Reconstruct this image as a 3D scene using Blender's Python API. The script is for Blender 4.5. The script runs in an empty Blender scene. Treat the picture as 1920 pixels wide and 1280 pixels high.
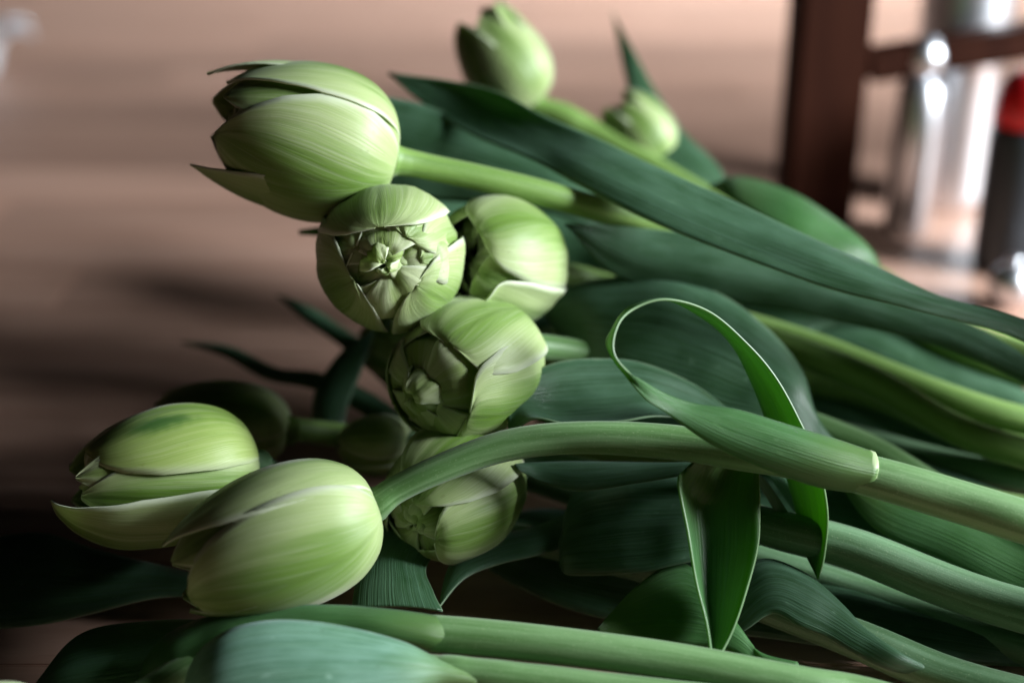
import bpy, math, random
from mathutils import Vector, noise
R_ = math.radians
random.seed(7)
scene = bpy.context.scene
col = scene.collection

# ------------------------------------------------------------------ camera
PITCH, CAMZ, LENS = R_(24), 0.26, 50.0
FP = 1920 * LENS / 36.0
cd = bpy.data.cameras.new('camera')
cam = bpy.data.objects.new('camera', cd); col.objects.link(cam)
cam.location = (0, 0, CAMZ); cam.rotation_euler = (math.pi / 2 - PITCH, 0, 0)
cd.lens = LENS; cd.sensor_width = 36; cd.clip_start = 0.01; cd.clip_end = 50
cd.dof.use_dof = True; cd.dof.focus_distance = 0.412; cd.dof.aperture_fstop = 3.8
scene.camera = cam
# ------------------------------------------------------------------ world and window light
w = bpy.data.worlds.new('World'); scene.world = w; w.use_nodes = True
bg = w.node_tree.nodes['Background']
bg.inputs[0].default_value = (0.62, 0.72, 0.8, 1); bg.inputs[1].default_value = 0.003
AZ, EL, WD = R_(-8), R_(21.5), 1.1
WTGT = Vector((0.0, 0.45, 0.06))
ld = bpy.data.lights.new('window_light', 'AREA')
ld.shape = 'RECTANGLE'; ld.size = 0.38; ld.size_y = 0.29; ld.energy = 41; ld.color = (0.9, 0.96, 1.0)
lo = bpy.data.objects.new('window_light', ld); col.objects.link(lo)
dirv = Vector((math.cos(AZ) * math.cos(EL), math.sin(AZ) * math.cos(EL), math.sin(EL)))
lo.location = WTGT + dirv * WD
lo.rotation_euler = dirv.to_track_quat('Z', 'Y').to_euler()
l2 = bpy.data.lights.new('far_window_light', 'AREA')
l2.shape = 'RECTANGLE'; l2.size = 0.5; l2.size_y = 0.5; l2.energy = 9; l2.color = (0.86, 0.94, 1.0); l2.spread = R_(34)
o2 = bpy.data.objects.new('far_window_light', l2); col.objects.link(o2)
o2.location = (1.75, 1.9, 0.85)
o2.rotation_euler = (o2.location - Vector((0.36, 1.6, 0.0))).to_track_quat('Z', 'Y').to_euler()
vs = scene.view_settings
vs.view_transform = 'Standard'; vs.look = 'None'; vs.exposure = 0.0; vs.gamma = 1.0; vs.use_curve_mapping = False

# ------------------------------------------------------------------ geometry helpers
FWD = Vector((0, math.cos(PITCH), -math.sin(PITCH)))
UP = Vector((0, math.sin(PITCH), math.cos(PITCH)))
RIGHT = Vector((1, 0, 0)); CAMP = Vector((0, 0, CAMZ))

def P(px, py, d):
    """a point of the place: d centimetres deep in the bunch"""
    d = d / 100.0
    return CAMP + RIGHT * ((px - 960) / FP * d) - UP * ((py - 640) / FP * d) + FWD * d

def cr(pts, n):
    """Catmull-Rom through tuples -> n+1 samples (chord parameter per span)"""
    pts = [tuple(p) for p in pts]; k = len(pts); out = []
    for i in range(n + 1):
        f = i / n * (k - 1); j = min(int(f), k - 2); t = f - j
        p0 = pts[max(j - 1, 0)]; p1 = pts[j]; p2 = pts[j + 1]; p3 = pts[min(j + 2, k - 1)]
        if j == 0: p0 = tuple(2 * a - b for a, b in zip(p1, p2))
        if j + 2 > k - 1: p3 = tuple(2 * b - a for a, b in zip(p1, p2))
        out.append(tuple(0.5 * (2 * b + (c - a) * t + (2 * a - 5 * b + 4 * c - e) * t * t + (3 * b - a - 3 * c + e) * t ** 3)
                         for a, b, c, e in zip(p0, p1, p2, p3)))
    return out

def lerp_list(lst, x):
    for (x0, y0), (x1, y1) in zip(lst, lst[1:]):
        if x <= x1:
            t = (x - x0) / (x1 - x0); return y0 + (y1 - y0) * t
    return lst[-1][1]

def link(name, me, mat, parent=None):
    o = bpy.data.objects.new(name, me); col.objects.link(o)
    if mat: me.materials.append(mat)
    if parent: o.parent = parent; o.matrix_parent_inverse = parent.matrix_world.inverted() if False else o.matrix_parent_inverse
    return o

def grid_mesh(name, G, UVg, closed=False, caps=False):
    ni, nj = len(G), len(G[0])
    vs_ = [v for r in G for v in r]; fs = []; uvs = []
    for i in range(ni - 1):
        for j in range(nj - 1 + (1 if closed else 0)):
            j2 = (j + 1) % nj
            fs.append((i * nj + j, i * nj + j2, (i + 1) * nj + j2, (i + 1) * nj + j))
            uj2 = j + 1
            uvs += [UVg(i, j), UVg(i, uj2), UVg(i + 1, uj2), UVg(i + 1, j)]
    if caps:
        for i in (0, ni - 1):
            ids = [i * nj + j for j in range(nj)]
            if i == 0: ids.reverse()
            fs.append(tuple(ids)); uvs += [(0.5, 0.0)] * nj
    me = bpy.data.meshes.new(name); me.from_pydata([tuple(v) for v in vs_], [], fs)
    uvl = me.uv_layers.new(name='UVMap')
    for k, uv in enumerate(uvs): uvl.data[k].uv = uv
    me.polygons.foreach_set('use_smooth', [True] * len(fs))
    me.update(); return me

def solid(o, t, off=-1.0):
    m = o.modifiers.new('thickness', 'SOLIDIFY'); m.thickness = t; m.offset = off
    m.use_even_offset = False; m.use_rim = True

ORIGIN = {}
def thing(name, label, cat, loc=(0, 0, 0), group=None):
    o = bpy.data.objects.new(name, None); col.objects.link(o); o.location = loc
    o.empty_display_size = 0.01
    o['label'] = label; o['category'] = cat
    if group: o['group'] = group
    ORIGIN[o.name] = Vector(loc)
    return o

def local(G, parent):
    off = ORIGIN.get(parent.name, Vector((0, 0, 0))) if parent else Vector((0, 0, 0))
    return [[v - off for v in r] for r in G]

# ------------------------------------------------------------------ materials
class NT:
    def __init__(s, name):
        s.m = bpy.data.materials.new(name); s.m.use_nodes = True
        s.t = s.m.node_tree; s.t.nodes.clear()
    def n(s, typ, **kw):
        nd = s.t.nodes.new(typ)
        ins = kw.pop('ins', {})
        for k, v in kw.items(): setattr(nd, k, v)
        for k, v in ins.items():
            if isinstance(v, bpy.types.NodeSocket): s.t.links.new(v, nd.inputs[k])
            else: nd.inputs[k].default_value = v
        return nd
    def math(s, op, a, b=0.0, c=None):
        ins = {0: a, 1: b}
        if c is not None: ins[2] = c
        return s.n('ShaderNodeMath', operation=op, ins=ins).outputs[0]
    def sstep(s, x, lo, hi, a=0.0, b=1.0):
        nd = s.n('ShaderNodeMapRange', interpolation_type='SMOOTHSTEP', ins={0: x, 1: lo, 2: hi, 3: a, 4: b}); return nd.outputs[0]
    def mix(s, f, a, b, mode='MIX'):
        nd = s.n('ShaderNodeMix', data_type='RGBA', blend_type=mode)
        for i, v in ((0, f), (6, a), (7, b)):
            if isinstance(v, bpy.types.NodeSocket): s.t.links.new(v, nd.inputs[i])
            else: nd.inputs[i].default_value = v if i == 0 else (*v, 1) if len(v) == 3 else v
        return nd.outputs[2]
    def comb(s, x, y, z=0.0):
        return s.n('ShaderNodeCombineXYZ', ins={0: x, 1: y, 2: z}).outputs[0]
    def noise(s, vec, scale, detail=3.0, rough=0.5, dist=0.0):
        return s.n('ShaderNodeTexNoise', ins={'Vector': vec, 'Scale': scale, 'Detail': detail, 'Roughness': rough, 'Distortion': dist}).outputs[0]
    def uv(s):
        u = s.n('ShaderNodeUVMap', uv_map='UVMap').outputs[0]
        sp = s.n('ShaderNodeSeparateXYZ', ins={0: u}); return sp.outputs[0], sp.outputs[1]
    def rnd(s): return s.n('ShaderNodeObjectInfo').outputs['Random']
    def bump(s, h, st, dist=0.0005):
        return s.n('ShaderNodeBump', ins={'Strength': st, 'Distance': dist, 'Height': h}).outputs[0]
    def out(s, sh): s.n('ShaderNodeOutputMaterial', ins={0: sh}); return s.m

def petal_material(name, green, cream, pale, transl=0.3, stain=None):
    t = NT(name); u, v = t.uv(); r = t.rnd()
    au = t.math('ABSOLUTE', t.math('MULTIPLY_ADD', u, 2.0, -1.0))
    q = t.math('MULTIPLY_ADD', v, -0.55, au)
    ro = t.math('MULTIPLY', r, 37.0)
    side = t.math('GREATER_THAN', u, 0.5)
    vein = t.noise(t.comb(t.math('MULTIPLY', q, 88.0), t.math('MULTIPLY', v, 2.2), t.math('ADD', ro, t.math('MULTIPLY', side, 9.0))), 1.0, 2.5, 0.6)
    soft = t.noise(t.comb(t.math('MULTIPLY', q, 6.0), t.math('MULTIPLY', v, 1.6), t.math('ADD', ro, 5.0)), 1.0, 2.0, 0.5)
    cloud = t.noise(t.comb(t.math('MULTIPLY', u, 2.5), t.math('MULTIPLY', v, 2.5), ro), 1.0, 2.0, 0.5)
    # green band along the midrib, cream margins and cream base
    g = t.sstep(t.math('ADD', au, t.math('MULTIPLY_ADD', soft, 0.9, -0.45)), 0.08, 0.72, 1.0, 0.0)
    g = t.math('MULTIPLY', g, t.sstep(t.math('ADD', v, t.math('MULTIPLY_ADD', cloud, 0.4, -0.2)), 0.06, 0.42))
    g = t.math('MULTIPLY', g, t.sstep(v, 0.86, 1.0, 1.0, 0.55))
    g = t.math('MULTIPLY', g, t.math('MULTIPLY_ADD', r, 0.35, 0.72))
    vf = t.sstep(vein, 0.38, 0.66)
    base = t.mix(g, cream, green)
    veined = t.mix(t.math('MULTIPLY', vf, t.math('MULTIPLY_ADD', g, -0.1, 0.22)), base, green)
    lite = t.mix(t.math('MULTIPLY', t.sstep(vein, 0.52, 0.3), 0.2), veined, pale)
    rim = t.math('MULTIPLY', t.sstep(au, 0.86, 1.0), 0.75)
    c = t.mix(rim, lite, pale)
    mid = t.math('MULTIPLY', t.sstep(au, 0.09, 0.0), t.sstep(v, 0.05, 0.35))
    c = t.mix(t.math('MULTIPLY', mid, 0.3), c, tuple(x * 0.6 for x in green))
    if stain:
        sn = t.noise(t.comb(t.math('MULTIPLY', u, 4.0), t.math('MULTIPLY', v, 5.0), 3.3), 1.0, 3.0, 0.6)
        du = t.math('SUBTRACT', u, stain[0]); dv = t.math('SUBTRACT', v, stain[1])
        rr = t.math('SQRT', t.math('ADD', t.math('MULTIPLY', t.math('MULTIPLY', du, du), 6.0), t.math('MULTIPLY', dv, dv)))
        c = t.mix(t.sstep(t.math('ADD', rr, t.math('MULTIPLY', sn, 0.35)), 0.44, 0.2, 0.0, 0.85), c, (0.03, 0.13, 0.02))
    blem = t.noise(t.comb(t.math('MULTIPLY', u, 14.0), t.math('MULTIPLY', v, 18.0), ro), 1.0, 2.0, 0.5)
    c = t.mix(t.math('MULTIPLY', t.sstep(blem, 0.68, 0.8), 0.35), c, (0.2, 0.24, 0.06))
    bn = t.bump(t.math('MULTIPLY_ADD', vein, 0.6, t.math('MULTIPLY_ADD', soft, 1.6, t.math('MULTIPLY', mid, -0.6))), 0.32, 0.0006)
    p = t.n('ShaderNodeBsdfPrincipled', ins={'Base Color': c, 'Roughness': 0.43, 'Normal': bn, 'Specular IOR Level': 0.42,
        'Sheen Weight': 0.12, 'Sheen Roughness': 0.4})
    tr = t.n('ShaderNodeBsdfTranslucent', ins={0: t.mix(0.5, c, (0.45, 0.62, 0.16)), 'Normal': bn})
    mx = t.n('ShaderNodeMixShader', ins={0: transl, 1: p.outputs[0], 2: tr.outputs[0]})
    return t.out(mx.outputs[0])

def leaf_material(name, dark, blue, trc, transl=0.3, bloom=0.5, base=None):
    t = NT(name); u, v = t.uv(); r = t.rnd(); ro = t.math('MULTIPLY', r, 23.0)
    au = t.math('ABSOLUTE', t.math('MULTIPLY_ADD', u, 2.0, -1.0))
    vein = t.noise(t.comb(t.math('MULTIPLY', u, 34.0), t.math('MULTIPLY', v, 1.2), ro), 1.0, 2.0, 0.55)
    fine = t.noise(t.comb(t.math('MULTIPLY', u, 120.0), t.math('MULTIPLY', v, 5.0), ro), 1.0, 2.0, 0.6)
    cloud = t.noise(t.comb(t.math('MULTIPLY', u, 3.0), t.math('MULTIPLY', v, 5.0), ro), 1.0, 4.0, 0.6)
    f = t.math('ADD', t.math('MULTIPLY', vein, 0.5), t.math('MULTIPLY', cloud, 0.6))
    c = t.mix(t.sstep(f, 0.3, 0.78), dark, blue)
    c = t.mix(t.math('MULTIPLY', t.sstep(fine, 0.42, 0.7), 0.34), c, (blue[0] * 1.7, blue[1] * 1.5, blue[2] * 1.5))
    sc = t.noise(t.comb(t.math('MULTIPLY', u, 9.0), t.math('MULTIPLY', v, 16.0), ro), 1.0, 3.0, 0.65)
    c = t.mix(t.math('MULTIPLY', t.sstep(sc, 0.64, 0.74), 0.45), c, (blue[0] * 2.2, blue[1] * 1.8, blue[2] * 1.9))
    c = t.mix(t.math('MULTIPLY', t.sstep(sc, 0.34, 0.26), 0.5), c, (0.05, 0.085, 0.012))
    c = t.mix(t.math('MULTIPLY', t.sstep(t.math('ADD', au, t.math('MULTIPLY_ADD', sc, 0.06, -0.03)), 0.965, 1.0), 0.42), c, (0.34, 0.44, 0.26))
    if base: c = t.mix(t.sstep(t.math('ADD', v, t.math('MULTIPLY', cloud, 0.12)), 0.38, 0.08, 0.0, 0.9), c, base)
    bn = t.bump(t.math('ADD', vein, t.math('MULTIPLY', fine, 0.4)), 0.5, 0.0006)
    p = t.n('ShaderNodeBsdfPrincipled', ins={'Base Color': c, 'Roughness': t.math('MULTIPLY_ADD', cloud, 0.3, 0.24), 'Normal': bn,
        'Specular IOR Level': 0.5, 'Sheen Weight': bloom * 0.12, 'Sheen Roughness': 0.5, 'Sheen Tint': (0.7, 0.9, 0.95, 1)})
    tr = t.n('ShaderNodeBsdfTranslucent', ins={0: t.mix(t.math('MULTIPLY', t.sstep(vein, 0.35, 0.7), 0.5), trc, (trc[0] * 0.5, trc[1] * 0.6, trc[2] * 0.5)), 'Normal': bn})
    mx = t.n('ShaderNodeMixShader', ins={0: transl, 1: p.outputs[0], 2: tr.outputs[0]})
    return t.out(mx.outputs[0])

def stem_material(name, a, b):
    t = NT(name); u, v = t.uv(); r = t.rnd(); ro = t.math('MULTIPLY', r, 23.0)
    co = t.n('ShaderNodeTexCoord').outputs['Object']
    streak = t.noise(t.comb(t.math('MULTIPLY', u, 14.0), t.math('MULTIPLY', v, 1.5), ro), 1.0, 3.0, 0.55)
    fine = t.noise(t.comb(t.math('MULTIPLY', u, 90.0), t.math('MULTIPLY', v, 18.0), ro), 1.0, 2.0, 0.6)
    spk = t.noise(co, 2200.0, 1.0, 0.5)
    c = t.mix(t.sstep(streak, 0.35, 0.68), a, b)
    c = t.mix(t.math('MULTIPLY', t.sstep(fine, 0.5, 0.72), 0.22), c, (b[0] * 1.4, b[1] * 1.3, b[2] * 1.5))
    c = t.mix(t.math('MULTIPLY', t.sstep(spk, 0.62, 0.76), 0.25), c, (0.42, 0.5, 0.3))
    bn = t.bump(t.math('ADD', fine, t.math('MULTIPLY', spk, 0.5)), 0.2, 0.0004)
    p = t.n('ShaderNodeBsdfPrincipled', ins={'Base Color': c, 'Roughness': 0.5, 'Normal': bn, 'Specular IOR Level': 0.4,
        'Sheen Weight': 0.15, 'Sheen Roughness': 0.5})
    return t.out(p.outputs[0])

def plain(name, c, rough=0.5, metal=0.0, noise_amt=0.12, scale=60.0, coat=0.0, bump=0.1):
    t = NT(name); co = t.n('ShaderNodeTexCoord').outputs['Object']
    nz = t.noise(co, scale, 4.0, 0.6)
    cc = t.mix(t.math('MULTIPLY', nz, noise_amt * 2), c, tuple(x * 0.5 for x in c))
    bn = t.bump(nz, bump, 0.0005)
    p = t.n('ShaderNodeBsdfPrincipled', ins={'Base Color': cc, 'Roughness': t.math('MULTIPLY_ADD', nz, 0.1, rough - 0.05), 'Metallic': metal, 'Normal': bn, 'Coat Weight': coat})
    return t.out(p.outputs[0])

def wood_material(name, a, b, rough, ax=0, vary=0.25, spec=0.4):
    t = NT(name); co = t.n('ShaderNodeTexCoord').outputs['Object']; r = t.rnd()
    sp = t.n('ShaderNodeSeparateXYZ', ins={0: co}); ro = t.math('MULTIPLY', r, 50.0)
    o = [0, 1, 2]; o.remove(ax)
    vec = t.comb(t.math('MULTIPLY', sp.outputs[ax], 6.0), t.math('MULTIPLY', sp.outputs[o[0]], 90.0), t.math('MULTIPLY_ADD', sp.outputs[o[1]], 90.0, ro))
    gr = t.noise(vec, 1.0, 4.0, 0.6, 0.4)
    vec2 = t.comb(t.math('MULTIPLY', sp.outputs[ax], 90.0), t.math('MULTIPLY', sp.outputs[o[0]], 900.0), t.math('MULTIPLY_ADD', sp.outputs[o[1]], 900.0, ro))
    fl = t.noise(vec2, 1.0, 2.0, 0.6)
    c = t.mix(t.sstep(gr, 0.3, 0.7), a, b)
    c = t.mix(t.math('MULTIPLY', t.sstep(fl, 0.55, 0.75), 0.25), c, tuple(x * 0.55 for x in a))
    k = t.math('MULTIPLY_ADD', r, vary * 2, 1.0 - vary)
    c = t.mix(1.0, c, t.n('ShaderNodeCombineColor', ins={0: k, 1: k, 2: k}).outputs[0], 'MULTIPLY')
    bn = t.bump(t.math('ADD', gr, fl), 0.12, 0.0004)
    p = t.n('ShaderNodeBsdfPrincipled', ins={'Base Color': c, 'Roughness': rough, 'Normal': bn, 'Specular IOR Level': spec})
    return t.out(p.outputs[0])

M_PETAL = petal_material('petal_green_cream', (0.15, 0.285, 0.035), (0.48, 0.585, 0.27), (0.8, 0.85, 0.68))
M_STAIN = petal_material('petal_stained', (0.16, 0.31, 0.03), (0.4, 0.52, 0.15), (0.7, 0.78, 0.5), 0.3, (0.36, 0.62))
M_INNER = petal_material('petal_inner_cream', (0.33, 0.46, 0.13), (0.68, 0.75, 0.46), (0.86, 0.89, 0.74), 0.45)
M_LEAF = leaf_material('leaf_waxy', (0.014, 0.058, 0.012), (0.08, 0.175, 0.1), (0.13, 0.36, 0.005), 0.32, 0.8)
M_LEAFB = leaf_material('leaf_bright', (0.028, 0.105, 0.018), (0.085, 0.21, 0.075), (0.2, 0.48, 0.008), 0.38, 0.5, (0.12, 0.22, 0.06))
M_LEAFP = leaf_material('leaf_pale_bloom', (0.07, 0.19, 0.1), (0.2, 0.38, 0.28), (0.16, 0.36, 0.03), 0.18, 1.0, (0.15, 0.26, 0.07))
M_STEM = stem_material('stem_green', (0.095, 0.19, 0.028), (0.165, 0.28, 0.06))
M_STEMW = stem_material('stem_waxy', (0.07, 0.165, 0.04), (0.14, 0.26, 0.1))
M_STEMD = stem_material('stem_blue_bloom', (0.05, 0.125, 0.042), (0.105, 0.205, 0.1))
M_NODE = plain('node_scar', (0.33, 0.42, 0.22), 0.5)

# ------------------------------------------------------------------ table
M_TABLE = wood_material('beech_block', (0.44, 0.257, 0.188), (0.545, 0.338, 0.258), 0.42, 0, 0.14)
def box_mesh(name, sx, sy, sz, bev=0.0):
    import bmesh
    bm = bmesh.new(); bmesh.ops.create_cube(bm, size=1.0)
    for v in bm.verts: v.co = Vector((v.co.x * sx, v.co.y * sy, v.co.z * sz))
    if bev: bmesh.ops.bevel(bm, geom=bm.edges[:], offset=bev, segments=2, affect='EDGES')
    me = bpy.data.meshes.new(name); bm.to_mesh(me); bm.free()
    return me
tm = box_mesh('table_top', 2.9, 2.5, 0.02); table = link('table_top', tm, M_TABLE)
table.location = (0.15, 1.05, -0.0175); table['kind'] = 'structure'
stave_l = [0.46, 0.38, 0.52]
staves = [box_mesh('plank', L - 0.0004, 0.0546, 0.008, 0.0005) for L in stave_l]
for s_ in staves: s_.materials.append(M_TABLE)
rr = random.Random(3)
y = -0.12
while y < 2.25:
    x = -1.25 - rr.random() * 0.4
    while x < 1.5:
        k = rr.randrange(3)
        o = bpy.data.objects.new('plank', staves[k]); col.objects.link(o); o.parent = table
        o.location = (x + stave_l[k] / 2 - 0.15, y - 1.05, 0.0135 + rr.uniform(-0.00008, 0))
        x += stave_l[k]
    y += 0.055

# ------------------------------------------------------------------ plant builders
def tube(name, path, mat, parent, seg=16, n=60, cap=True):
    """path: list of (Vector, radius)"""
    S = cr([(p.x, p.y, p.z, r) for p, r in path], n)
    pts = [Vector(s[:3]) for s in S]; rad = [s[3] for s in S]
    G = []; Lc = [0.0]
    T = [(pts[min(i + 1, n)] - pts[max(i - 1, 0)]).normalized() for i in range(n + 1)]
    a = T[0].cross(Vector((0.1, -0.3, 1))).normalized()
    for i in range(n + 1):
        a = (a - T[i] * a.dot(T[i])).normalized(); b = T[i].cross(a)
        G.append([pts[i] + (a * math.cos(2 * math.pi * j / seg) + b * math.sin(2 * math.pi * j / seg)) * rad[i] * (1 + .05 * noise.noise(Vector((i * .23 + pts[0].x * 90, math.cos(2 * math.pi * j / seg) * .7, math.sin(2 * math.pi * j / seg) * .7)))) for j in range(seg)])
        if i: Lc.append(Lc[-1] + (pts[i] - pts[i - 1]).length)
    me = grid_mesh(name, local(G, parent), lambda i, j: (j / seg, Lc[i] / 0.1), closed=True, caps=cap)
    return link(name, me, mat, parent)

def stem(parent, pts, end, mat=None, r0=3.6, flare=5.2):
    """pts: (px,py,depth cm, radius mm); end: (x,y) on the table where the cut end lies"""
    path = [(P(*p[:3]), p[3] / 1000) for p in pts]
    last = path[-1][0]; rl = path[-1][1]
    e = Vector((end[0], end[1], rl + 0.0005))
    path.append((last.lerp(e, 0.5) + Vector((0, 0, 0.004)), rl)); path.append((e, rl))
    return tube('stem', path, mat or M_STEM, parent)

def leaf(parent, st, mat=None, n=56, m=14, thick=0.0007, wav=0.0, seed=0, power=2.0, name='leaf'):
    """st: stations (lx,ly,ld, rx,ry,rd, bulge mm towards the viewer)"""
    A = [P(*s[0:3]) for s in st]; B = [P(*s[3:6]) for s in st]
    S = cr([(*a, *b, s[6] / 1000) for a, b, s in zip(A, B, st)], n)
    G = []; Lc = [0.0]; prev = None
    mids = [(Vector(s[:3]) + Vector(s[3:6])) / 2 for s in S]
    for i, s in enumerate(S):
        a, b = Vector(s[:3]), Vector(s[3:6]); bu = s[6]
        tg = (mids[min(i + 1, n)] - mids[max(i - 1, 0)])
        nn = tg.cross(b - a)
        if nn.length < 1e-9: nn = prev if prev else -FWD
        nn = nn.normalized()
        if prev is None:
            if nn.dot(CAMP - mids[i]) < 0: nn = -nn
        elif nn.dot(prev) < 0: nn = -nn
        prev = nn
        row = []
        for j in range(m + 1):
            u = j / m; k = 1 - abs(2 * u - 1) ** power
            wv = wav * noise.noise(Vector((u * 2.5, i / n * 9.0, seed * 3.7))) if wav else 0
            row.append(a.lerp(b, u) + nn * (bu * k + wv))
        G.append(row)
        if i: Lc.append(Lc[-1] + (mids[i] - mids[i - 1]).length)
    me = grid_mesh(name, local(G, parent), lambda i, j: (j / m, Lc[i] / 0.1))
    o = link(name, me, mat or M_LEAF, parent); solid(o, thick, 0.0)
    return o

# bud outlines: (height, radius) as fractions
OC = [(0, .2), (.02, .42), (.08, .67), (.2, .89), (.36, 1.0), (.54, 1.0), (.72, .9), (.88, .72), (1, .5)]
OP = [(0, .2), (.02, .42), (.08, .67), (.2, .89), (.36, 1.0), (.54, 1.02), (.72, .97), (.88, .88), (1, .78)]
OCL = [(0, .2), (.02, .42), (.08, .67), (.2, .89), (.36, 1.0), (.54, 1.03), (.72, .97), (.88, .72), (.97, .42), (1, .2)]
OPN = [(0, .2), (.03, .45), (.1, .7), (.24, .93), (.44, 1.05), (.64, 1.08), (.8, 1.02), (.92, .9), (.97, .8)]
FO = [(0, .2), (.03, .45), (.1, .7), (.24, .93), (.44, 1.04), (.64, 1.03), (.82, .9), (.95, .7), (1.0, .5)]
FOL = [(0, .2), (.03, .45), (.1, .7), (.24, .93), (.44, 1.04), (.64, 1.03), (.82, .92), (.95, .72), (1.02, .46), (1.03, .2)]
FR = [(0, .2), (.03, .45), (.1, .7), (.24, .93), (.44, 1.05), (.66, 1.06), (.85, .98), (.98, .92), (1.03, 1.0)]
IN = [(0, .15), (.1, .45), (.3, .7), (.55, .8), (.74, .74), (.88, .56), (.94, .34), (.93, .16)]
IS = [(0, .12), (.15, .3), (.4, .46), (.62, .5), (.8, .44), (.9, .3), (.92, .14)]
OUTL = [(0, .62), (.1, .8), (.25, .94), (.42, 1.0), (.6, .97), (.74, .86), (.85, .68), (.93, .46), (.98, .24), (1, .08)]
OUTR = [(0, .62), (.1, .8), (.25, .94), (.45, 1.0), (.68, 1.0), (.82, .92), (.91, .76), (.965, .54), (.99, .32), (1, .15)]

class Head:
    def __init__(s, parent, base, tip, R, ref='cam'):
        s.par = parent; s.base = P(*base); s.tip = P(*tip); s.R = R / 1000
        ax = s.tip - s.base; s.L = ax.length; s.a = ax.normalized()
        rv = (CAMP - s.base) if ref == 'cam' else UP
        s.e1 = (rv - s.a * rv.dot(s.a)).normalized(); s.e2 = s.a.cross(s.e1)
        s.k = 0
    def petal(s, phi, w, prof=OC, rs=1.0, zs=1.0, tilt=0.0, lay=0.0, crease=0.0, roll=0.0, wave=0.02, skew=0.0, outl=OUTL,
              mat=None, seed=None, z0=0.0, lean=(0, 0), n=30, m=18, thick=0.55, tipin=0.0, name='petal', notch=0.0, cup=0.0, pleat=.028, leanp=2):
        """one petal: phi its bearing, w its half width in degrees"""
        s.k += 1
        sd = (seed if seed is not None else s.k) * 5.31 + s.R * 900
        pr = cr(prof, n); G = []
        e1, e2, a = s.e1, s.e2, s.a
        for i in range(n + 1):
            t = i / n; z, r = pr[i]; z = z0 + z * zs
            hw = w * lerp_list(outl, t); row = []
            for j in range(m + 1):
                u = 2 * j / m - 1
                ph = R_(phi + skew * t * t + u * hw)
                rad = r * rs * (1 + lay + tilt * u * min(1, t * 2.5))
                rad -= crease * math.exp(-(u * 5) ** 2) * math.sin(math.pi * min(1, t * 1.05)) * r
                rad += roll * abs(u) ** 5 * math.sin(math.pi * min(1, t)) * r
                rad -= cup * (1 - u * u) * t * r
                nz = noise.noise(Vector((u * 1.7 + sd, t * 3.0, sd * 0.7))) + 0.5 * noise.noise(Vector((u * 3.9, t * 6.0 + sd, 2.0)))
                rad += wave * nz * min(1, t * 2) + pleat * noise.noise(Vector((u * 5.2 * (1 - .25 * t) + sd, t * .8, 7.7))) * math.sin(math.pi * min(1, t * .9 + .08)) * r
                zz = z - tipin * t ** 4 * (1 - abs(u)) + wave * 0.5 * nz * t - notch * math.exp(-(u * 6) ** 2) * t ** 8
                v = s.base + a * (zz * s.L) + (e1 * math.cos(ph) + e2 * math.sin(ph)) * (rad * s.R)
                v += (e1 * lean[0] + e2 * lean[1]) * (s.R * t ** leanp)
                row.append(v)
            G.append(row)
        me = grid_mesh(name, local(G, s.par), lambda i, j: (j / m, i / n))
        o = link(name, me, mat or M_PETAL, s.par); solid(o, thick / 1000, -1.0)
        return o
    def dome(s, seed, rings, mat=None):
        """folded petals packed up to the mouth of an open double bloom"""
        r = random.Random(seed); mat = mat or M_INNER
        for (cnt, rm, zt, hw, ph0) in rings:
            for k in range(cnt):
                zz = zt + r.uniform(-.05, .05); q = rm * r.uniform(.92, 1.08)
                pf = [(.2, q * .6), (.5, q), (zz - .2, q * 1.04), (zz - .07, q * .98), (zz, q * .74), (zz + .035, q * .46), (zz + .02, q * .2), (zz - .05, q * .08)]
                s.petal(ph0 + k * 360 / cnt + r.uniform(-14, 14), hw * r.uniform(.85, 1.2), pf, tilt=r.uniform(-.1, .1), crease=r.uniform(-.06, .16), wave=.045,
                        skew=r.uniform(-22, 22), mat=mat, n=26, m=16, notch=r.uniform(0, .12), outl=OUTR, roll=r.uniform(0, .1), thick=.7, lean=(r.uniform(-.08, .08), r.uniform(-.08, .08)))
    def inner(s, seed, n1=5, n2=5, zs=0.92, mat=None, wave=0.07):
        """the crumpled inner petals of a double bloom"""
        r = random.Random(seed); mat = mat or M_INNER
        for k in range(n1):
            s.petal(k * 360 / n1 + r.uniform(-18, 18), r.uniform(34, 46), IN, rs=r.uniform(.95, 1.05), zs=zs * r.uniform(.9, 1.02), tilt=r.uniform(-.12, .12),
                    crease=r.uniform(0, .14), wave=wave, skew=r.uniform(-25, 25), mat=mat, n=22, m=14, notch=r.uniform(0, .08), outl=OUTR)
        for k in range(n2):
            s.petal(k * 360 / n2 + r.uniform(-30, 30), r.uniform(36, 60), IS, rs=r.uniform(.8, 1.25), zs=zs * r.uniform(.82, 1.0), tilt=r.uniform(-.25, .25),
                    crease=r.uniform(0, .2), wave=wave * 1.2, skew=r.uniform(-50, 50), mat=mat, n=20, m=12, notch=r.uniform(0, .1), outl=OUTR)

GRP = 'cut tulips heaped in one bunch on the table'
def tulip(label, base):
    b = P(*base); return thing('tulip', label, 'tulip', (b.x, b.y, 0.0), GRP)

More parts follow.
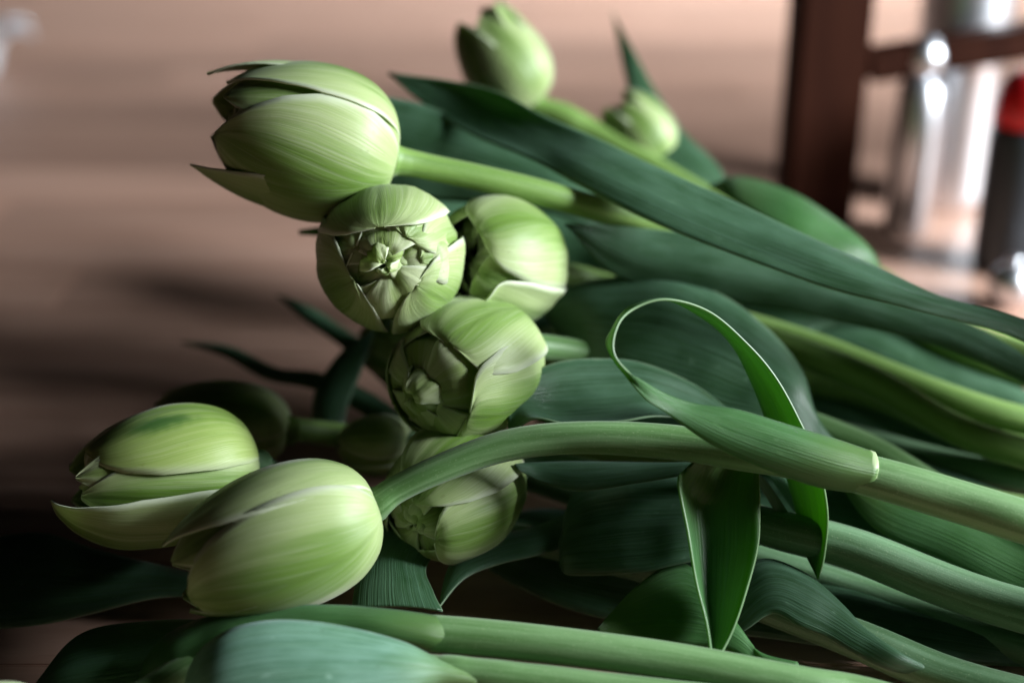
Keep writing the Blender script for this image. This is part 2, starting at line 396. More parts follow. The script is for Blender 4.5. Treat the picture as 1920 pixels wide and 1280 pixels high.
# ================================================================== the tulips
# --- A: side-on bud at the top of the heap, with the long leaf
A = tulip('large pale green bud seen side-on above the others, straight stem passing under the long leaf', (737, 300, 45))
h = Head(A, (741, 300, 45), (392, 222, 43.6), 23.4)
h.petal(98, 30, OC, rs=.97, zs=1.05, outl=OUTL, lean=(0, .08))            # green tip at the back
h.petal(-84, 56, OC, rs=.985, zs=1.05, lean=(-.05, -.16), leanp=5, outl=OUTL, pleat=.01, wave=.008)         # low petal standing off
h.petal(150, 55, OC, rs=.97); h.petal(210, 55, OC, rs=.97, zs=.97)
h.petal(40, 42, OC, rs=.995, zs=.95, tilt=-.01, wave=.008, seed=3)       # between
h.petal(80, 46, OC, rs=1.04, zs=.95, tilt=-.03, roll=.03, seed=9, wave=.012)
h.petal(-30, 64, OC, rs=1.03, zs=.96, roll=.02, wave=.012, seed=5, skew=8)
h.inner(11, 5, 5, .97)
stem(A, [(736, 300, 45, 5.6), (752, 303, 45.1, 4.6), (800, 312, 45.4, 4.2), (960, 348, 46.2, 4.3), (1100, 386, 47, 4.4), (1210, 416, 47.8, 4.5), (1400, 480, 48.6, 4.6),
         (1650, 575, 48.4, 4.8), (1950, 685, 46.6, 5), (2150, 745, 45.4, 5)], (.40, .42))
leaf(A, [(728, 138, 51, 730, 139, 51, 0), (850, 152, 50.4, 800, 200, 50.6, -1), (935, 172, 49.6, 880, 250, 49.4, -3), (1030, 222, 48.6, 1000, 300, 47.6, -1.5), (1150, 275, 47.4, 1085, 345, 46.4, 1.5),
         (1300, 345, 46.5, 1215, 412, 45.4, 2), (1460, 420, 45.6, 1390, 480, 44.6, 2), (1620, 492, 45, 1560, 542, 44, 2.5), (1760, 552, 44.6, 1720, 582, 43.8, 2), (1930, 606, 44.4, 1900, 632, 43.8, 2), (2080, 690, 44.6, 2060, 725, 44.2, 4)],
     wav=.0012, seed=2)

leaf(A, [(2150, 735, 45.4, 2160, 765, 45.0, 4), (2190, 600, 45, 2260, 690, 43.6, 3), (2260, 470, 44, 2350, 620, 42, 3), (2400, 310, 42.6, 2520, 500, 40.6, 3), (2520, 190, 41.4, 2630, 340, 40, 2), (2650, 90, 40.4, 2660, 100, 40.4, 0)], seed=51, wav=.002)  # added leaf beyond the right edge, out of view, to shade the stems
leaf(A, [(2120, 730, 46, 2130, 760, 45.6, 4), (2130, 560, 47, 2220, 660, 45.6, 3), (2160, 420, 47.4, 2290, 560, 45, 3), (2230, 300, 47, 2370, 430, 44.6, 3), (2330, 210, 46.6, 2430, 300, 45, 2), (2440, 150, 46.4, 2446, 160, 46.4, 0)], seed=52, wav=.002)  # second added light-blocking leaf, out of view at the right

# --- B: bloom facing the viewer
B = tulip('double bloom opened face-on with cream crumpled inner petals, touching the side-on bud', (740, 470, 46))
h = Head(B, (742, 474, 46.4), (722, 494, 41.6), 21.3, 'up')
h.petal(-40, 46, FO, rs=.93, zs=.98, seed=7, outl=OUTR, wave=.03)
h.petal(66, 48, FO, rs=.95, zs=.95, seed=5, outl=OUTR, wave=.03)
h.petal(178, 54, FOL, rs=.96, zs=.94, crease=.13, notch=.1, seed=6, outl=OUTR, roll=.03)        # bottom, two lobes
h.petal(-84, 44, FO, rs=.97, zs=.96, roll=.03, seed=4, crease=.1, outl=OUTR)                   # right
h.petal(118, 60, FO, rs=1.02, zs=.97, roll=.04, seed=1, tilt=-.02, outl=OUTR)                  # left
h.petal(8, 60, FO, rs=1.02, zs=1.0, roll=.03, seed=2, outl=OUTR)                               # top
h.petal(-126, 52, FO, rs=1.03, zs=.97, roll=.02, seed=13, outl=OUTR, tilt=-.01)                # lower right
h.dome(27, [(4, .76, .9, 56, 30), (3, .52, .95, 64, 0), (3, .32, .98, 70, 60), (2, .18, .97, 90, 20)])
stem(B, [(742, 474, 46.4, 5.2), (752, 474, 47, 4.4), (850, 482, 49.2, 4.2), (1100, 530, 50.6, 4.4), (1500, 640, 50.4, 4.8), (1920, 790, 48.5, 5.2)], (.36, .44))
leaf(B, [(700, 400, 47.6, 702, 404, 47.6, 0), (640, 420, 47.5, 650, 440, 47.4, 1), (560, 432, 48, 562, 440, 48, 0)][::-1], M_LEAFB, n=20)
leaf(B, [(690, 176, 50.5, 680, 340, 50, 3), (800, 200, 50.4, 760, 370, 49.8, 3), (930, 250, 50, 880, 380, 49.6, 2), (1060, 330, 49.6, 1030, 400, 49.4, 2), (1180, 420, 50, 1160, 460, 50, 2), (1300, 560, 50.4, 1290, 590, 50.4, 3)], seed=5, wav=.001)

# --- C: bloom turned away
C = tulip('broad pale bloom turned away, tucked behind the face-on bloom and under the straight stem', (1010, 500, 48))
h = Head(C, (1012, 506, 48.2), (858, 474, 44.6), 19.6)
h.petal(48, 62, FO, rs=1.03, zs=1.0, roll=.03, seed=4, outl=OUTR)
h.petal(-24, 50, FO, rs=.98, zs=.98, seed=6, roll=.03, outl=OUTR)
h.petal(-62, 50, FR, rs=1.04, zs=.98, seed=7, roll=.06, outl=OUTR)
h.petal(120, 55, FO, rs=.97, seed=8); h.petal(190, 60, FO, rs=.97, seed=9); h.petal(250, 55, FO, rs=.97, seed=10)
h.inner(31, 6, 5, .98)
stem(C, [(1012, 506, 48.2, 5.2), (1026, 508, 48.6, 4.4), (1120, 530, 50, 4.4), (1300, 590, 50, 4.6), (1600, 700, 48.5, 5), (1920, 850, 47, 5.4)], (.38, .40))
leaf(C, [(1060, 420, 47, 1062, 424, 47, 0), (1200, 428, 47.4, 1160, 520, 47.6, 2), (1360, 450, 47.6, 1330, 560, 47.6, 3), (1500, 490, 47.6, 1470, 580, 47.4, 3), (1640, 545, 47.6, 1610, 610, 47, 3), (1800, 600, 47.2, 1790, 660, 46.6, 3), (1960, 690, 46.8, 1950, 740, 46.2, 4), (2060, 800, 46.6, 2050, 850, 46.4, 4)], seed=3, wav=.001)

# --- D: bloom facing down-left
D = tulip('half-open double bloom below the face-on one, petals parted and pale filaments showing', (965, 660, 45))
h = Head(D, (966, 650, 46.2), (790, 736, 42.4), 20.0, 'up')
h.petal(-36, 50, OPN, rs=1.06, zs=.93, roll=.04, seed=2, outl=OUTR, tilt=-.03)
h.petal(-120, 54, OPN, rs=1.02, zs=.98, roll=.03, seed=3, outl=OUTR, tilt=.03)
h.petal(108, 58, OPN, rs=.96, zs=.98, roll=.05, seed=4, outl=OUTR, wave=.04)
h.petal(172, 46, OPN, rs=.95, zs=.95, seed=5, outl=OUTR)
h.petal(40, 50, OPN, rs=.95, zs=.93, seed=6, outl=OUTR)
h.petal(-80, 46, FO, rs=.95, zs=.86, seed=7, outl=OUTR)
h.dome(48, [(4, .8, .95, 56, 10), (3, .6, 1.0, 64, 40), (3, .38, 1.02, 66, 80), (2, .2, 1.0, 80, 10)])
for k, (ph, rs_) in enumerate(((150, .5), (205, .4), (90, .45))):
    h.petal(ph, 14, [(.5, .5), (.7, .5), (.85, .6), (.95, .5), (1.0, .3)], rs=rs_ * 1.2, zs=1.0, mat=M_INNER, n=14, m=8, thick=.9, wave=.05, crease=.1, skew=30 - 25 * k)
stem(D, [(972, 650, 45.6, 5.2), (985, 648, 46, 4.4), (1100, 665, 47, 4.4), (1300, 725, 47.4, 4.8), (1600, 830, 46.4, 5.2), (1920, 985, 44.6, 5.6)], (.37, .37), M_STEMW)
leaf(D, [(1000, 560, 48.4, 1060, 640, 47.8, 1), (1130, 520, 48, 1110, 720, 46.4, 4), (1290, 525, 47.6, 1200, 760, 45.6, 6), (1420, 600, 47, 1330, 790, 45.2, 6), (1500, 690, 46.4, 1440, 810, 45, 5), (1535, 790, 46, 1510, 850, 45.2, 4), (1580, 850, 46, 1570, 890, 45.6, 4)], seed=8, wav=.0012)

leaf(D, [(2060, 1010, 44.6, 2070, 1050, 44.4, 4), (2140, 740, 44, 2150, 920, 43, 3), (2250, 600, 43.6, 2270, 800, 42.4, 3), (2400, 540, 43, 2420, 740, 42, 3), (2550, 560, 42.4, 2560, 690, 41.8, 2), (2660, 740, 42, 2662, 746, 42, 0)], seed=55, wav=.002)  # added out-of-view leaf, made tall to keep light off the right-hand stems
# --- E, F: buds at the back
E = tulip('upright bud rising highest at the back behind the long leaf', (1000, 200, 57))
h = Head(E, (1002, 196, 57), (890, 42, 56.4), 17.2)
for k, ph in enumerate((20, 80, 140, 200, 260, 320)):
    h.petal(ph, 50, OC, rs=1.0 if k % 2 == 0 else .95, zs=1.0 + .04 * (k % 3), seed=k + 20)
h.petal(95, 34, OP, rs=.95, zs=1.06, seed=31); h.petal(60, 30, OP, rs=.9, zs=1.02, seed=33)
h.inner(51, 4, 3, .98)
stem(E, [(1000, 194, 57, 5.4), (1014, 204, 57, 4.8), (1060, 222, 57, 5.5), (1130, 262, 57, 5.5), (1300, 360, 56, 5.2), (1600, 530, 53, 5.2), (1920, 700, 51, 5.2)], (.43, .48))
leaf(E, [(1330, 350, 53, 1330, 352, 53, 0), (1385, 332, 53, 1380, 380, 51, 2), (1480, 360, 52.4, 1470, 430, 49.6, 4), (1560, 410, 51.8, 1550, 470, 49.6, 4), (1630, 470, 51.4, 1610, 500, 50, 3), (1660, 540, 51.6, 1640, 560, 51, 3), (1700, 590, 52, 1690, 605, 51.8, 3)], M_LEAFB, seed=4)
leaf(E, [(640, 440, 54, 642, 446, 54, 0), (760, 300, 55, 740, 500, 53, 3), (900, 215, 56, 880, 520, 53, 4), (1060, 275, 56, 1040, 540, 53, 4), (1250, 355, 55.5, 1230, 600, 52.5, 4), (1450, 480, 54, 1430, 640, 51.5, 4), (1600, 545, 53, 1590, 600, 52, 4)], seed=41, wav=.002)  # added leaf behind the heap, blocks light to deepen the table shadow
leaf(E, [(690, 590, 55, 692, 600, 54.9, 0), (850, 500, 56, 840, 690, 53, 4), (1050, 520, 55.5, 1040, 720, 52.5, 4), (1300, 560, 54.5, 1290, 740, 51.8, 4), (1500, 600, 53.5, 1490, 740, 51.5, 4), (1700, 640, 53, 1690, 700, 52, 4)], seed=42, wav=.002)  # lower added leaf, closes the gap where light passed under the heap
F = tulip('small bud at the back with a narrow upright leaf beside it', (1235, 300, 58))
h = Head(F, (1240, 306, 58), (1160, 196, 57.4), 14.2)
for k, ph in enumerate((15, 75, 135, 195, 255, 315)):
    h.petal(ph, 50, OC, rs=1.0 if k % 2 == 0 else .95, zs=1.0 + .05 * (k % 3), seed=k + 40)
h.inner(61, 4, 3, .96)
stem(F, [(1240, 304, 58, 5), (1250, 315, 58, 4.4), (1330, 370, 57.6, 4.6), (1600, 500, 55.5, 5), (1920, 660, 53, 5.2)], (.46, .52))
leaf(F, [(1148, 22, 61, 1150, 24, 61, 0), (1185, 90, 60, 1165, 110, 60, .5), (1225, 165, 59, 1185, 190, 58.6, 1), (1275, 240, 58, 1215, 270, 57.4, 1.5), (1335, 300, 57, 1255, 330, 56.4, 2), (1375, 350, 56.6, 1330, 380, 56.4, 2), (1450, 420, 56.6, 1440, 436, 56.6, 3)], seed=6)

leaf(F, [(800, 235, 66, 802, 240, 66, 0), (900, 190, 66, 880, 380, 62, 3), (1030, 245, 65, 1010, 440, 61, 4), (1150, 296, 64, 1130, 480, 60, 4), (1300, 366, 62, 1280, 520, 58.5, 4), (1460, 445, 59, 1450, 530, 57, 4), (1560, 490, 57, 1550, 520, 56.4, 4)], seed=57, wav=.002)  # added leaf hidden behind the long leaf, extends the shadow on the table
# --- G: bud at the left, parted petals
G_ = tulip('yellow-green bud at the heap edge, petals parted, upper petal stained darker green', (478, 880, 43))
h = Head(G_, (482, 872, 44), (136, 908, 42), 20.0)
h.petal(66, 66, OC, rs=1.05, zs=.93, seed=3, wave=.02, roll=.02, outl=OUTR, mat=M_STAIN)
h.petal(-72, 56, OCL, rs=1.06, zs=1.12, seed=4, wave=.015, roll=.03)
h.petal(-22, 44, OC, rs=.975, zs=.97, seed=5, crease=.04, wave=.01)
h.petal(150, 55, OC, rs=.97, seed=6); h.petal(210, 55, OC, rs=.97, seed=7); h.petal(12, 40, OC, rs=.9, zs=.99, seed=8, mat=M_INNER)
h.inner(71, 6, 4, 1.0)
stem(G_, [(482, 872, 44, 5.2), (496, 880, 44.3, 4.4), (600, 940, 46, 4.4), (1000, 1015, 45, 4.8), (1300, 1085, 43, 5.6), (1600, 1195, 41.6, 6), (1850, 1290, 40.6, 6)], (.30, .245), M_STEMD)
leaf(G_, [(1360, 1200, 41.6, 1362, 1204, 41.6, 0), (1375, 1090, 42, 1400, 1180, 41.4, 1), (1430, 1048, 42.4, 1450, 1150, 41.2, 3), (1510, 1075, 42.4, 1500, 1175, 41, 4), (1580, 1135, 42, 1550, 1195, 41, 4), (1625, 1195, 41.6, 1600, 1225, 40.8, 5), (1680, 1233, 41, 1664, 1255, 40.6, 5), (1740, 1248, 41.1, 1730, 1264, 41.0, 3)], seed=9)

# --- H: dark bud behind
H_ = tulip('shaded bud lying lowest behind the yellow-green bud', (540, 800, 48))
h = Head(H_, (542, 806, 48), (300, 776, 48.4), 14.6)
for k, ph in enumerate((25, 80, 150, 210, 265, 325)):
    h.petal(ph, 50, OC, rs=1.0 if k % 2 == 0 else .95, zs=1.0, seed=k + 60)
h.inner(81, 4, 2, .95)
stem(H_, [(542, 806, 48, 5), (556, 806, 48.2, 4.2), (700, 820, 49.4, 4.4), (1100, 840, 49.6, 4.8), (1550, 860, 47.4, 5.2), (1920, 960, 45.6, 5.4)], (.36, .38))
leaf(H_, [(340, 640, 54, 342, 642, 54, 0), (430, 650, 53, 420, 668, 52.8, 1), (520, 690, 52, 500, 712, 51.6, 2), (600, 700, 51, 590, 730, 50.6, 2), (700, 740, 50.4, 690, 780, 50, 3), (800, 815, 49.8, 790, 840, 49.4, 4)], seed=11)
leaf(H_, [(520, 552, 55, 522, 556, 55, 0), (580, 575, 54, 570, 600, 53.6, 1), (650, 620, 53, 640, 650, 52.4, 2), (740, 680, 51.6, 720, 720, 51.2, 2), (840, 800, 50.2, 820, 830, 49.8, 4)], seed=12)
leaf(H_, [(700, 622, 50.4, 702, 624, 50.4, 0), (640, 660, 50.4, 680, 690, 50, 1), (590, 740, 50.2, 650, 770, 49.6, 2), (600, 810, 49.8, 650, 822, 49.4, 3), (680, 826, 49.4, 690, 836, 49, 3)], seed=13)

# --- I: front bud with arched stem and loop leaf
I_ = tulip('closed glossy bud with arched stem, its leaf curled into an open loop', (700, 935, 40.5))
h = Head(I_, (706, 944, 40.6), (326, 1086, 39.6), 19.8)
h.petal(150, 60, OC, rs=.97, seed=1); h.petal(215, 60, OC, rs=.97, seed=2); h.petal(-100, 55, OC, rs=1.0, seed=7, zs=.98)
h.petal(30, 44, OC, rs=.985, zs=.97, seed=6, wave=.008)
h.petal(84, 62, OC, rs=1.03, zs=1.0, seed=3, wave=.012, roll=.02)
h.petal(-34, 66, OC, rs=1.04, zs=.95, seed=4, wave=.012, roll=.02, skew=-4, outl=OUTR)
h.inner(91, 4, 0, .94)
stem(I_, [(702, 944, 40.7, 5.4), (716, 936, 40.6, 4.4), (745, 916, 40.6, 4.0), (820, 880, 40.6, 4.2), (950, 835, 40.8, 4.6), (1100, 820, 41, 4.9), (1250, 828, 41.2, 5.1), (1400, 850, 41, 5.3), (1500, 866, 40.8, 5.4),
          (1625, 890, 40.5, 5.9), (1780, 935, 40.3, 6.2), (1920, 978, 40, 6.4), (2100, 1030, 40, 6.4)], (.33, .31), M_STEMW)
leaf(I_, [(1632, 846, 40.6, 1618, 924, 40.4, 6.4), (1560, 822, 40.4, 1535, 912, 40.1, 6), (1470, 795, 40.2, 1440, 880, 39.8, 4.5), (1380, 768, 40, 1340, 836, 39.6, 2.5), (1290, 755, 39.8, 1255, 778, 39.4, 1), (1215, 722, 39.4, 1200, 738, 39.2, .5),
          (1155, 670, 39.2, 1140, 655, 39.8, 0), (1158, 612, 39.4, 1146, 618, 40.4, 0), (1190, 578, 39.8, 1182, 575, 41, 0), (1250, 562, 40.2, 1252, 561, 42, 0), (1330, 585, 40.8, 1322, 600, 42.2, .5), (1400, 645, 41.2, 1372, 650, 42.4, 1),
          (1455, 710, 41.4, 1408, 720, 42.6, 1.5), (1500, 790, 41.5, 1435, 790, 42.7, 2), (1535, 870, 41.6, 1465, 870, 42.8, 2), (1552, 960, 41.8, 1490, 950, 42.8, 2), (1546, 1040, 42, 1502, 1020, 42.6, 1), (1536, 1085, 42.2, 1530, 1080, 42.3, 0)],
     M_LEAFB, n=150, m=14, seed=1, wav=.0006)
leaf(I_, [(1330, 842, 41.4, 1440, 868, 41.4, -3), (1285, 880, 41, 1424, 878, 41.4, -6), (1272, 905, 40.4, 1425, 940, 41, -10), (1290, 1000, 40, 1422, 1020, 40.6, -12), (1305, 1090, 39.8, 1402, 1100, 40.2, -10), (1325, 1170, 39.6, 1375, 1180, 39.8, -6), (1336, 1248, 39.4, 1340, 1248, 39.4, 0)],
     M_LEAFB, seed=3, power=1.6)
leaf(I_, [(1641, 848, 40.6, 1627, 926, 40.4, 6.3), (1634, 845, 40.6, 1620, 925, 40.4, 6.6), (1627, 843, 40.6, 1613, 924, 40.4, 6.5)], M_NODE, n=6, thick=.0003, name='node')

# --- J: bloom under the arched stem
J = tulip('shaded double bloom facing down, half hidden under the arched stem', (930, 880, 44))
h = Head(J, (935, 862, 45.2), (768, 990, 41.9), 19.2, 'up')
h.petal(-30, 50, FO, rs=1.04, zs=1.0, roll=.05, seed=2, outl=OUTL)
h.petal(-110, 52, FO, rs=1.0, zs=1.0, roll=.03, seed=3, outl=OUTR)
h.petal(60, 56, FO, rs=1.0, zs=.98, roll=.04, seed=4, outl=OUTR)
h.petal(130, 50, FO, rs=.97, zs=.95, seed=5, outl=OUTR)
h.petal(190, 50, FO, rs=.96, zs=.95, seed=6, outl=OUTR)
h.dome(46, [(4, .76, .88, 56, 10), (3, .54, .92, 62, 40), (3, .34, .92, 66, 70), (2, .18, .9, 80, 10)])
stem(J, [(935, 862, 45.2, 5), (948, 858, 45.6, 4.4), (1050, 875, 46, 4.6), (1250, 925, 44.6, 5.2), (1430, 985, 43, 6), (1600, 1030, 42.6, 6.4), (1920, 1145, 41.8, 6.6)], (.31, .29), M_STEMD)
leaf(J, [(965, 870, 42.6, 970, 880, 42.6, 0), (1000, 868, 43, 1020, 905, 42.6, 1), (1080, 866, 43, 1090, 920, 42.4, 2), (1200, 868, 42.8, 1200, 905, 42.2, 2), (1320, 872, 42.4, 1320, 888, 42, 2), (1400, 880, 42.6, 1410, 900, 42.4, 2), (1460, 960, 43, 1470, 990, 42.8, 3)], seed=14)
leaf(J, [(1048, 1010, 43.4, 1050, 1060, 43, 1), (1080, 920, 44.4, 1070, 1078, 42.6, 4), (1160, 890, 44.4, 1160, 1076, 42.2, 5), (1260, 890, 44, 1260, 1060, 42, 5), (1350, 920, 43.8, 1350, 1040, 42.2, 4), (1440, 960, 43.4, 1440, 1020, 42.8, 4), (1500, 1000, 43, 1500, 1030, 42.6, 5)], seed=15, wav=.001)
leaf(J, [(952, 770, 43, 954, 820, 42.6, 0), (965, 720, 43.6, 1000, 785, 42.2, -3), (1040, 680, 44.2, 1070, 795, 42, -8), (1130, 672, 44.6, 1160, 790, 42, -8), (1220, 685, 44.8, 1240, 780, 42.4, -6), (1330, 740, 45, 1340, 800, 43.4, -3), (1440, 850, 44.6, 1430, 880, 44, 2), (1520, 980, 43.4, 1520, 1000, 43.2, 4)], seed=16)
leaf(J, [(830, 1145, 41, 660, 1142, 41.2, 2), (812, 1110, 41.6, 668, 1090, 41.8, 3), (800, 1060, 42.4, 690, 1020, 42.8, 3), (860, 1000, 44, 760, 960, 44, 2), (950, 930, 45.2, 900, 890, 45.2, 2), (1000, 880, 45.8, 990, 868, 45.8, 3)][::-1], seed=17)
leaf(J, [(820, 1142, 41.4, 822, 1144, 41.4, 0), (870, 1085, 42, 850, 1050, 43.4, -2), (935, 1058, 42.6, 920, 1010, 44, -3), (1010, 1040, 43, 1010, 985, 44.4, -3), (1150, 1000, 44, 1150, 930, 45, -2), (1250, 940, 44.4, 1250, 915, 44.6, 3)], seed=18)

leaf(J, [(2050, 1170, 41.8, 2060, 1200, 41.6, 4), (2110, 880, 43, 2130, 1080, 42, 3), (2230, 730, 43.2, 2250, 960, 42, 3), (2400, 690, 42.8, 2410, 920, 41.6, 3), (2540, 720, 42.4, 2550, 850, 41.6, 2), (2650, 880, 41.8, 2652, 886, 41.8, 0)], seed=56, wav=.002)  # added leaf out of view, blocks light on the lower right stems
# --- K: the lowest stem in front, with the big pale leaf
K = tulip('long green stem along the front, clasped by a broad pale bluish leaf', (800, 1190, 39))
h = Head(K, (120, 1375, 37.6), (-190, 1440, 36.2), 17)
for k, ph in enumerate((25, 85, 150, 210, 265, 325)):
    h.petal(ph, 52, OC, rs=1.0 if k % 2 == 0 else .95, seed=k + 80)
h.inner(95, 4, 0, .93)
stem(K, [(120, 1375, 37.6, 5), (140, 1368, 37.7, 4.4), (260, 1310, 38.4, 4.6), (420, 1222, 39.4, 4.8), (640, 1182, 39.6, 5), (800, 1188, 39.4, 5.4), (1000, 1204, 39.3, 5.2), (1250, 1238, 39.2, 5.3), (1500, 1285, 39, 5.6), (1700, 1330, 38.8, 5.8)], (.26, .22), M_STEMW)
leaf(K, [(850, 1164, 39.5, 846, 1218, 39.4, 3.6), (800, 1152, 39.3, 792, 1218, 39.1, 5.2), (720, 1142, 39.2, 700, 1210, 38.8, 4.5), (640, 1135, 39.2, 600, 1215, 38.7, 3.5), (540, 1137, 39.3, 500, 1220, 38.8, 3), (430, 1150, 39.5, 420, 1240, 38.8, 3.5), (355, 1168, 39.7, 380, 1270, 38.8, 4), (300, 1200, 39.8, 345, 1310, 38.6, 4), (265, 1260, 39.8, 320, 1350, 38.4, 2), (250, 1330, 39.4, 300, 1390, 38.2, 0)], M_LEAFB, seed=19, wav=.0006)
leaf(K, [(900, 1250, 38.8, 898, 1296, 38.7, 3.7), (822, 1234, 38.8, 815, 1296, 38.4, 4.9), (760, 1205, 38.6, 740, 1320, 37.8, 5), (680, 1182, 38.5, 650, 1345, 37.3, 5), (590, 1166, 38.4, 560, 1365, 37, 5), (500, 1164, 38.3, 480, 1375, 37, 5), (420, 1185, 38.2, 410, 1385, 37, 4), (365, 1235, 38.2, 360, 1390, 37.2, 2), (345, 1300, 38.2, 350, 1400, 37.4, 1), (352, 1390, 37.8, 356, 1408, 37.6, 0)], M_LEAFP, seed=20)
leaf(K, [(60, 1290, 40.2, 64, 1296, 40.2, 0), (150, 1190, 41, 140, 1320, 39.6, 3), (280, 1165, 41, 270, 1300, 39.6, 3), (400, 1165, 40.6, 410, 1260, 39.6, 3), (520, 1190, 40, 520, 1215, 39.8, 4)], seed=21)
leaf(K, [(200, 1420, 33, 204, 1440, 33, 0), (420, 1330, 33, 420, 1440, 34.4, 2), (700, 1318, 33, 700, 1430, 35, 3), (1000, 1322, 33.6, 1000, 1420, 36, 3), (1300, 1325, 35, 1300, 1400, 37, 3), (1520, 1322, 37.4, 1520, 1360, 38, 4), (1650, 1330, 38.4, 1650, 1350, 38.4, 4)], seed=53, wav=.002)  # added leaf below the view, shades the table at the front left
leaf(K, [(500, 1420, 29, 504, 1440, 29, 0), (700, 1340, 28.6, 700, 1480, 30, 2), (1000, 1330, 29, 1000, 1480, 31, 3), (1300, 1335, 31, 1300, 1450, 33, 3), (1560, 1335, 34.4, 1560, 1410, 35.6, 3), (1720, 1335, 38, 1720, 1370, 38.2, 4)], seed=54, wav=.002)  # another unseen leaf added nearer the camera for the same front shade
tube('side_stem', [(P(800, 1246, 38.9), .0030), (P(850, 1258, 38.8), .0044), (P(1000, 1276, 38.7), .0046), (P(1250, 1306, 38.6), .0048), (P(1420, 1322, 38.7), .0046), (P(1560, 1318, 38.9), .003)], M_STEMW, K)
leaf(K, [(1120, 1178, 40.6, 1122, 1182, 40.6, 0), (1200, 1095, 42, 1190, 1200, 40.4, 2), (1275, 1055, 42.4, 1290, 1210, 40.4, 3), (1335, 1110, 41.6, 1370, 1220, 40.2, 3), (1390, 1210, 40.6, 1430, 1260, 39.8, 3), (1480, 1255, 40, 1500, 1275, 39.6, 4)], M_LEAFB, seed=22)

# --- X: tulips buried in the bundle
X1 = tulip('bud buried behind the half-open bloom, only its pale shoulder showing', (1120, 690, 50))
h = Head(X1, (1130, 694, 50), (1004, 654, 49.8), 14.5)
for k, ph in enumerate((25, 85, 150, 210, 265, 325)): h.petal(ph, 52, OC, rs=1.0 if k % 2 == 0 else .95, seed=k + 100)
h.inner(101, 4, 0, .93)
stem(X1, [(1130, 694, 50, 5), (1144, 698, 50, 4.4), (1300, 700, 50.6, 4.6), (1600, 730, 50, 5), (1920, 840, 48.4, 5.2)], (.39, .43))
leaf(X1, [(1380, 560, 53.2, 1384, 566, 53.2, 0), (1480, 560, 53.2, 1450, 640, 52.6, 2), (1600, 590, 52.6, 1560, 700, 51.6, 4), (1760, 650, 51.6, 1720, 770, 50.8, 4), (1920, 730, 50.8, 1900, 830, 50, 4), (2060, 840, 49.8, 2040, 900, 49.6, 5)], seed=31, wav=.001)
leaf(X1, [(1440, 640, 52.6, 1444, 646, 52.6, 0), (1520, 650, 52.4, 1500, 720, 51.6, 3), (1640, 710, 51.8, 1610, 800, 50.6, 4), (1800, 790, 50.8, 1770, 870, 49.8, 4), (1960, 870, 50, 1940, 930, 49.4, 5)], M_LEAFB, seed=32, wav=.001)
X2 = tulip('bud lost in shade below the face-on bloom', (820, 650, 51))
h = Head(X2, (830, 668, 51), (680, 640, 51.6), 13)
for k, ph in enumerate((25, 85, 150, 210, 265, 325)): h.petal(ph, 52, OC, rs=1.0 if k % 2 == 0 else .95, seed=k + 110)
h.inner(111, 4, 0, .93)
stem(X2, [(830, 668, 51, 5), (845, 671, 51, 4.4), (1100, 740, 51.4, 4.6), (1500, 800, 50, 5), (1920, 900, 47.6, 5.4)], (.37, .41), M_STEMD)
leaf(X2, [(1000, 740, 51.6, 1004, 790, 51, 2), (1200, 740, 51, 1200, 850, 49.4, 4), (1400, 770, 50, 1390, 890, 48, 5), (1560, 800, 49, 1540, 930, 46.6, 5), (1720, 860, 48, 1700, 960, 46, 5), (1920, 940, 47, 1900, 1010, 45.6, 5), (2060, 1000, 46.4, 2040, 1030, 46, 6)], seed=33, wav=.0012)
leaf(X2, [(850, 560, 53, 854, 570, 53, 0), (980, 560, 53, 960, 680, 51.6, 3), (1120, 600, 52.4, 1090, 720, 51, 3), (1300, 680, 52, 1270, 770, 50.6, 4), (1450, 780, 51, 1440, 810, 50.6, 5)], seed=34)
leaf(X2, [(1150, 640, 53, 1154, 650, 53, 0), (1300, 610, 53, 1290, 800, 50.8, 4), (1500, 640, 52, 1480, 850, 49.6, 5), (1700, 710, 51, 1660, 910, 48.6, 5), (1880, 800, 49.6, 1850, 960, 47.8, 5), (2050, 920, 48, 2040, 980, 47.6, 6)], seed=38, wav=.0012)
X3 = tulip('bud buried under the arched stem, a dim smudge of pale petal showing', (760, 830, 47))
h = Head(X3, (770, 836, 47.4), (640, 832, 47.8), 10.5)
for k, ph in enumerate((25, 85, 150, 210, 265, 325)): h.petal(ph, 52, OC, rs=1.0 if k % 2 == 0 else .95, seed=k + 120)
stem(X3, [(770, 836, 47.4, 4.6), (784, 838, 47.4, 4.2), (1000, 900, 47.2, 4.6), (1400, 1040, 45, 5.2), (1700, 1140, 43.6, 5.6), (1920, 1215, 42.4, 5.8)], (.30, .275), M_STEMD)
leaf(X3, [(860, 1010, 46.2, 864, 1020, 46.2, 0), (960, 960, 46.6, 950, 1090, 44.4, 3), (1120, 960, 46.4, 1100, 1150, 43.4, 5), (1300, 1000, 45.8, 1280, 1180, 42.8, 5), (1480, 1060, 45, 1460, 1200, 42.6, 5), (1640, 1100, 44.4, 1620, 1220, 42.2, 5), (1800, 1150, 43.8, 1790, 1240, 42, 5), (1950, 1215, 43, 1940, 1250, 42.2, 6)], seed=35, wav=.0012)
leaf(X3, [(1250, 930, 47.4, 1254, 940, 47.4, 0), (1380, 880, 47.8, 1370, 1050, 45.2, 3), (1560, 880, 47.4, 1550, 1070, 44.8, 4), (1740, 930, 46.6, 1720, 1100, 44.2, 4), (1900, 1020, 45.4, 1890, 1140, 43.6, 5), (2040, 1130, 44, 2030, 1170, 43.4, 5)], seed=39, wav=.0012)
